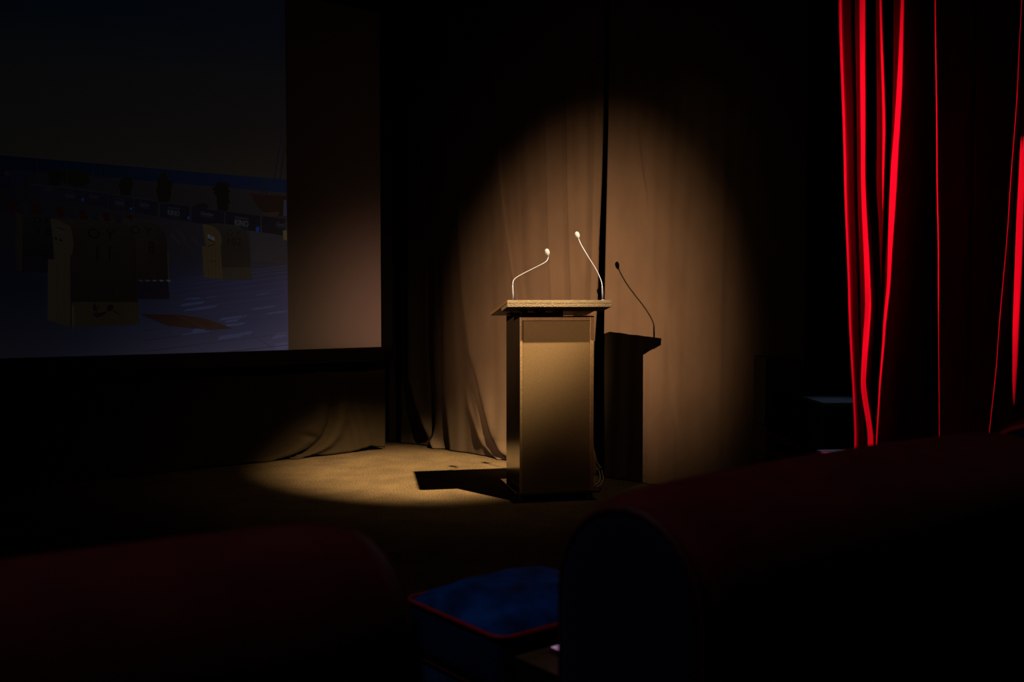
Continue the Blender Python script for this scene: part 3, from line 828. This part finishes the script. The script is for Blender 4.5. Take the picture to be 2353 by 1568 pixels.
drape('velvet_drape', [
    ({0: 1918, 400: 1935, 700: 1949, 1010: 1967}, 4.436),
    ({0: 1922, 400: 1938, 700: 1952, 1010: 1970}, 4.432),
    ({0: 1925, 400: 1941, 700: 1954, 1010: 1972}, 4.425),
    ({0: 1945, 400: 1957, 700: 1969, 1010: 1988}, 4.4235),
    ({0: 1949, 400: 1961, 700: 1972, 900: 1975, 1010: 1994}, 4.45),
    ({0: 1953, 400: 1963, 700: 1974, 900: 1977, 1010: 1998}, 4.44),
    ({0: 1972, 400: 1981, 700: 1997, 880: 1986, 1010: 2000}, {0: 4.40, 700: 4.40, 880: 4.39, 1010: 4.39}),
    ({0: 1979, 400: 1984, 700: 2003, 880: 1992, 1010: 2012}, {0: 4.372, 700: 4.39, 880: 4.33, 1010: 4.29}),
    ({0: 1985, 400: 1990, 700: 2010, 900: 2004, 1010: 2015}, 4.45),
    ({0: 2006, 300: 2016, 700: 2016, 900: 2010, 1010: 2016}, {0: 4.39, 400: 4.40, 560: 4.43, 1010: 4.44}),
    ({0: 2016, 300: 2029, 700: 2022, 900: 2014, 1010: 2018}, {0: 4.34, 300: 4.335, 480: 4.37, 600: 4.42, 1010: 4.43}),
    ({0: 2022, 300: 2032, 700: 2028, 900: 2018, 1010: 2020}, 4.45),
    ({0: 2040, 400: 2037, 640: 2036, 760: 2028, 900: 2020, 1010: 2015}, 4.41),
    ({0: 2043, 400: 2041, 640: 2039, 760: 2031, 900: 2022, 1010: 2017}, {0: 4.375, 400: 4.36, 700: 4.35, 1010: 4.33}),
    ({0: 2053, 400: 2045, 640: 2041, 760: 2032, 900: 2023, 1010: 2018}, {0: 4.365, 400: 4.33, 640: 4.31, 800: 4.28, 1010: 4.26}),
    ({0: 2066, 200: 2065, 400: 2057, 640: 2045, 760: 2035, 900: 2025, 1010: 2020}, {0: 4.29, 400: 4.27, 640: 4.26, 800: 4.23, 1010: 4.20}),
    ({0: 2072, 200: 2072, 400: 2065, 640: 2055, 760: 2046, 900: 2036, 1010: 2031}, {0: 4.32, 400: 4.30, 1010: 4.24}),
    ({0: 2100, 400: 2095, 700: 2085, 1010: 2070}, 4.37),
    ({0: 2132, 400: 2130, 700: 2125, 1010: 2115}, 4.40),
    (2160, 4.43),
    (2200, 4.45),
], 'narrow gathered red velvet drape, its folds brightly edged by red light', 'red velvet drapes on the right')
drape('velvet_drape', [
    ({0: 2146, 400: 2157, 600: 2164, 1010: 2174}, 4.24),
    ({0: 2136, 400: 2147, 600: 2154, 1010: 2164}, 4.152),
    ({0: 2138, 400: 2149, 600: 2156, 1010: 2166}, {0: 4.138, 400: 4.128, 640: 4.134, 800: 4.1515, 1010: 4.1525}),
    ({0: 2143, 400: 2154, 600: 2161, 1010: 2171}, 4.158),
    ({0: 2185, 400: 2188, 1010: 2195}, 4.175),
    ({0: 2228, 400: 2228, 1010: 2228}, 4.19),
    ({0: 2231, 400: 2231, 1010: 2231}, 4.178),
    ({0: 2237, 400: 2237, 1010: 2237}, 4.19),
    (2275, 4.205),
    (2330, 4.22),
    (2380, 4.20),
    (2430, 4.23),
], 'red velvet drape in deep shadow, one thin bright fold down its left side', 'red velvet drapes on the right')
drape('velvet_drape', [
    ({0: 2346, 250: 2338, 500: 2324, 800: 2304, 1010: 2286}, 3.980),
    ({0: 2336, 250: 2328, 500: 2314, 800: 2294, 1010: 2276}, 3.910),
    ({0: 2337, 250: 2330, 500: 2316.5, 800: 2296, 1010: 2278}, 3.907),
    ({0: 2340, 250: 2333, 500: 2321, 800: 2301, 1010: 2284}, 3.912),
    ({0: 2345, 400: 2334, 600: 2328, 800: 2320, 1010: 2312}, 3.910),
    ({0: 2348, 400: 2337, 600: 2332, 800: 2326, 1010: 2318}, {0: 3.910, 300: 3.905, 500: 3.880, 800: 3.895, 1010: 3.905}),
    ({0: 2352, 400: 2346, 600: 2346, 800: 2341, 1010: 2332}, {0: 3.905, 330: 3.903, 500: 3.810, 650: 3.830, 800: 3.870, 1010: 3.895}),
    ({0: 2360, 400: 2355, 600: 2354, 1010: 2344}, {0: 3.910, 500: 3.825, 800: 3.880, 1010: 3.910}),
    (2420, 3.920),
    (2424, 3.890),
    (2520, 3.920),
    (2620, 3.940),
], 'red velvet drape at the far right edge, hanging forward, with one soft glowing fold', 'red velvet drapes on the right')

# ------------------------------------------------------------------ equipment between curtain and drape
cab = empty('equipment_cabinet', (1.680, 5.02, 0), 0.03, 'low black equipment cabinet with a bluish top, beside the red drape', 'cabinet')
ch = 0.655
box('body', (-.16, .18, -.17, .17, 0.03, ch - .02), M['equipment'], cab, 0.004)
box('cabinet_top', (-.165, .185, -.175, .175, ch - .02, ch), M['glossy_grey'], cab, 0.003)
for k in range(4):
    d_ = box('drawer_front', (-.15, .17, -.178, -.17, 0.07 + k * .14, 0.195 + k * .14), M['equipment'], cab, 0.002)
    tube('handle', [(-.05, -.179, .15 + k * .14), (-.05, -.19, .15 + k * .14), (.07, -.19, .15 + k * .14), (.07, -.179, .15 + k * .14)], 0.004, M['screen_frame'], d_, 8)
for x in (-.13, .15):
    for y in (-.14, .14): box('foot', (x - .015, x + .015, y - .015, y + .015, 0, 0.032), M['black'], cab)
crate = empty('storage_crate', (1.400, 5.26, 0), 0.03, 'dark red slatted crate on the carpet below the black loudspeaker', 'crate')
box('crate_body', (-.09, .09, -.13, .13, 0, 0.50), M['equipment'], crate, 0.004)
for k in range(5):
    bm = bmesh.new()
    z = 0.05 + k * .09
    bm_prism(bm, [(-.088, z + .04), (-.088, z + .075), (.088, z - .0), (.088, z - .035)], -.136, -.129, 'y')
    from_bm('slat', bm, M['red_stripe'], crate)
spk = empty('loudspeaker', (1.400, 5.26, 0.501), 0.03, 'black loudspeaker box standing on the red slatted crate', 'loudspeaker')
box('cabinet', (-.092, .092, -.12, .12, 0, 0.355), M['equipment'], spk, 0.01, 3)
box('grille', (-.082, .082, -.128, -.118, 0.02, 0.335), M['speaker_box'], spk, 0.004)
bm = bmesh.new(); bmesh.ops.create_cone(bm, cap_ends=True, segments=28, radius1=0.065, radius2=0.05, depth=0.008, matrix=Matrix.Translation((0, -.130, 0.12)) @ Matrix.Rotation(math.pi / 2, 4, 'X'))
from_bm('cone_ring', bm, M['screen_frame'], spk, True)
pr = empty('side_stool', (1.525, 4.60, 0), 0.05, 'low black stool in front of the equipment cabinet, mostly hidden by the sofa', 'stool')
box('stool_top', (-.10, .10, -.08, .08, 0.42, 0.44), M['equipment'], pr, 0.004)
for x in (-.08, .08):
    for y in (-.06, .06): box('leg', (x - .01, x + .01, y - .01, y + .01, 0, 0.421), M['equipment'], pr)
sh = box('paper_stack', (-.09, .06, -.07, .06, 0, 0.012), M['paper'], None, 0.001)
sh.location = (1.525, 4.60, 0.4405); sh.rotation_euler = (0, 0, 0.1)
tag(sh, 'small stack of white paper on the low black stool', 'paper')

# ------------------------------------------------------------------ sofas (seen from behind), parallel to the screen wall
SC0 = Vector((0.147, 1.282, 0))
def st(t, s, z=0.0): return SC0 + D * t + N * s + Vector((0, 0, z))
LEN, HW, ZT, ZB = 1.06, 0.146, 0.894, 0.10
def back_profile(k=0.0):
    pts = []
    r = HW - k
    zc = ZT - HW
    pts.append((-r * .93, ZB + k)); pts.append((-r, ZB + .05 + k))
    for z in (0.25, 0.4, 0.55, 0.68): pts.append((-r, z))
    for i in range(15):
        a = math.pi - math.pi * i / 14
        pts.append((r * math.cos(a), zc + r * math.sin(a)))
    for z in (0.68, 0.55, 0.4, 0.25): pts.append((r, z))
    pts.append((r, ZB + .05 + k)); pts.append((r * .93, ZB + k))
    return pts
def make_sofa():
    e = empty('sofa', st(0, 0), TH, cat='sofa', group='sofas in the front row')
    secs = [(0.012, 0.016), (0.018, 0.007), (0.030, 0.001), (0.06, -0.004), (0.12, -0.008)] + [(0.12 + (LEN - .24) * i / 12, -0.008 - 0.006 * math.sin(math.pi * i / 12)) for i in range(1, 12)] + [(LEN - .12, -0.008), (LEN - .06, -0.004), (LEN - .03, 0.001), (LEN - .018, 0.007), (LEN - .012, 0.016)]
    vs, fs = [], []
    for t, k in secs:
        for s, z in back_profile(k): vs.append((t, s, z))
    n = len(back_profile())
    for i in range(len(secs) - 1):
        for j in range(n):
            fs.append((i * n + j, i * n + (j + 1) % n, (i + 1) * n + (j + 1) % n, (i + 1) * n + j))
    fs.append(tuple(range(n))); fs.append(tuple((len(secs) - 1) * n + j for j in range(n))[::-1])
    mesh('backrest', vs, fs, M['sofa_red'], e, True)
    for side, t0, t1 in ((0, 0.013, 0.0), (1, LEN - 0.013, LEN)):
        rings = [(t0, 0.014), (t0 + (t1 - t0) * .7, 0.018), (t1, 0.030), (t1, 0.06)]
        vs, fs = [], []
        for t, k in rings:
            for s, z in back_profile(k): vs.append((t, s, z))
        for i in range(3):
            for j in range(n): fs.append((i * n + j, i * n + (j + 1) % n, (i + 1) * n + (j + 1) % n, (i + 1) * n + j))
        fs.append(tuple(3 * n + j for j in range(n)))
        p = mesh('end_panel', vs, fs, M['sofa_navy'], e, True)
        p['label'] = 'navy end panel'
        path = [(t0 + (t1 - t0) * .5, s, z) for s, z in back_profile(0.016)]
        tube('piping', path, 0.0065, M['sofa_piping'], p, 8)
    s0 = HW - .004
    box('seat_base', (0.03, LEN - .03, s0, 0.50, 0.10, 0.27), M['sofa_navy'], e, 0.015, 3)
    for k in range(2):
        a = 0.03 + k * (LEN - .06) / 2
        box('seat_cushion', (a + .003, a + (LEN - .06) / 2 - .003, s0 + .012, 0.505, 0.271, 0.40), M['sofa_red'], e, 0.035, 4, True)
    for t in (0.08, LEN - .08):
        for s in (-.08, .44):
            bm = bmesh.new()
            bmesh.ops.create_cone(bm, cap_ends=True, segments=14, radius1=0.018, radius2=0.025, depth=0.105, matrix=Matrix.Translation((t, s, 0.0525)))
            from_bm('foot', bm, M['black'], e, True)
    return e
sofa = make_sofa()
sofa['label'] = 'dark red sofa in the foreground at the right, navy end panel towards the blue pouf'
b = copy_tree(sofa); b.location = st(-LEN - 0.337, 0.095); b['label'] = 'dark red sofa in the left foreground, rounded back end beside the blue pouf'
c = copy_tree(sofa); c.location = st(LEN + 0.25, 0.06); c['label'] = 'black looking sofa at the far right edge with a red piped arc on its end'

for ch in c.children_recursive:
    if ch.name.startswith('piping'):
        ch.material_slots[0].link = 'OBJECT'; ch.material_slots[0].material = M['piping']  # brighter red painted in for the red light on this end

# ------------------------------------------------------------------ blue pouf
PZ = 0.42
pf = on_z(1150, 1467, PZ); pl = on_z(933, 1372, PZ)
wn = (pl - pf).dot(N)
pouf = empty('pouf', Vector((pf.x, pf.y, 0)), TH, 'blue velvet pouf with red piping between the two front sofas', 'pouf')
PW, PD = 0.44, wn
def rrect(x0, x1, y0, y1, r, z, k=6):
    pts = []
    for cx, cy, a0 in ((x1 - r, y0 + r, -90), (x1 - r, y1 - r, 0), (x0 + r, y1 - r, 90), (x0 + r, y0 + r, 180)):
        for i in range(k + 1):
            a = math.radians(a0 + 90 * i / k)
            pts.append((cx + r * math.cos(a), cy + r * math.sin(a), z))
    return pts
def rounded_block(name, rings, m, parent):
    """rings of equal length, capped"""
    n = len(rings[0]); vs = [p for r in rings for p in r]; fs = []
    for i in range(len(rings) - 1):
        for j in range(n): fs.append((i * n + j, i * n + (j + 1) % n, (i + 1) * n + (j + 1) % n, (i + 1) * n + j))
    fs.append(tuple(range(n))[::-1])
    fs.append(tuple((len(rings) - 1) * n + j for j in range(n)))
    return mesh(name, vs, fs, m, parent, True)
R_ = 0.035
seamz = PZ - 0.128
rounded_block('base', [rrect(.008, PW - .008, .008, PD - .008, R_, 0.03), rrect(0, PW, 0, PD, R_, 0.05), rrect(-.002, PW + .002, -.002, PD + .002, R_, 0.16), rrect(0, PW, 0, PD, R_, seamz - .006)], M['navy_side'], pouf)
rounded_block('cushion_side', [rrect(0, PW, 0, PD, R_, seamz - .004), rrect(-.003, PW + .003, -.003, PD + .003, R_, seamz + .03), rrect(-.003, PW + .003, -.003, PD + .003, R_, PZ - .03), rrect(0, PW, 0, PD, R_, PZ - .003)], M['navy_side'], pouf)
vs, fs = [], []
n = 40
for j in range(n + 1):
    for i in range(n + 1):
        u, v = i / n, j / n
        x, y = u * PW, v * PD
        # pull the grid corners in to follow the rounded outline
        ax, ay = abs(2 * u - 1), abs(2 * v - 1)
        q = max(0, ax + ay - 1.72) * 0.25
        x += (PW / 2 - x) * q; y += (PD / 2 - y) * q
        dome = 0.048 * (1 - ax ** 4) * (1 - ay ** 4) + 0.0035 * math.sin(23 * u + 3 * v) * math.sin(17 * v + 2) * (1 - ax ** 6) * (1 - ay ** 6)
        vs.append((x, y, PZ - .003 + dome))
for j in range(n):
    for i in range(n):
        k = j * (n + 1) + i
        fs.append((k, k + 1, k + n + 2, k + n + 1))
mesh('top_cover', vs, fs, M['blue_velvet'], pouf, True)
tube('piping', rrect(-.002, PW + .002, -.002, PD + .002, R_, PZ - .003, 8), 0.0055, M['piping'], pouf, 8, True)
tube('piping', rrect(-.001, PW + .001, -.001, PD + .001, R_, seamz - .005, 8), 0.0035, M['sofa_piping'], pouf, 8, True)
for x in (.05, PW - .05):
    for y in (.05, PD - .05): box('foot', (x - .02, x + .02, y - .02, y + .02, 0, 0.032), M['black'], pouf)

# ------------------------------------------------------------------ small coffee table with a pink booklet
TZ = 0.395
tc_ = on_z(1182, 1508, TZ)
tab = empty('coffee_table', Vector((tc_.x, tc_.y, 0)), TH, 'small brown wooden coffee table between the pouf and the right sofa', 'table')
TWd, TDp = 0.46, 0.215
box('table_top', (0, TWd, -TDp, 0, TZ - .004, TZ), M['walnut'], tab, 0.0012)
box('apron', (0.0, TWd, -TDp, 0.0, TZ - .05, TZ - .004), M['dark_edge'], tab, 0.002)
for x in (.025, TWd - .025):
    for y in (-TDp + .025, -.025): box('leg', (x - .018, x + .018, y - .018, y + .018, 0, TZ - .049), M['dark_edge'], tab, 0.002)
bp = on_z(1263, 1487, TZ + .012)
bk = empty('leaflet', Vector((bp.x, bp.y, TZ + .0005)), TH, 'smartphone with a pale pink face, glow added, lying on the brown coffee table', 'printed_matter')  # pink booklet on the table, made to glow
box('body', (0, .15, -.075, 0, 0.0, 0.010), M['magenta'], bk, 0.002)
box('screen', (.002, .148, -.073, -.002, 0.0101, 0.0116), M['pink'], bk, 0.0004)  # booklet's upper face, brightness put in as glow
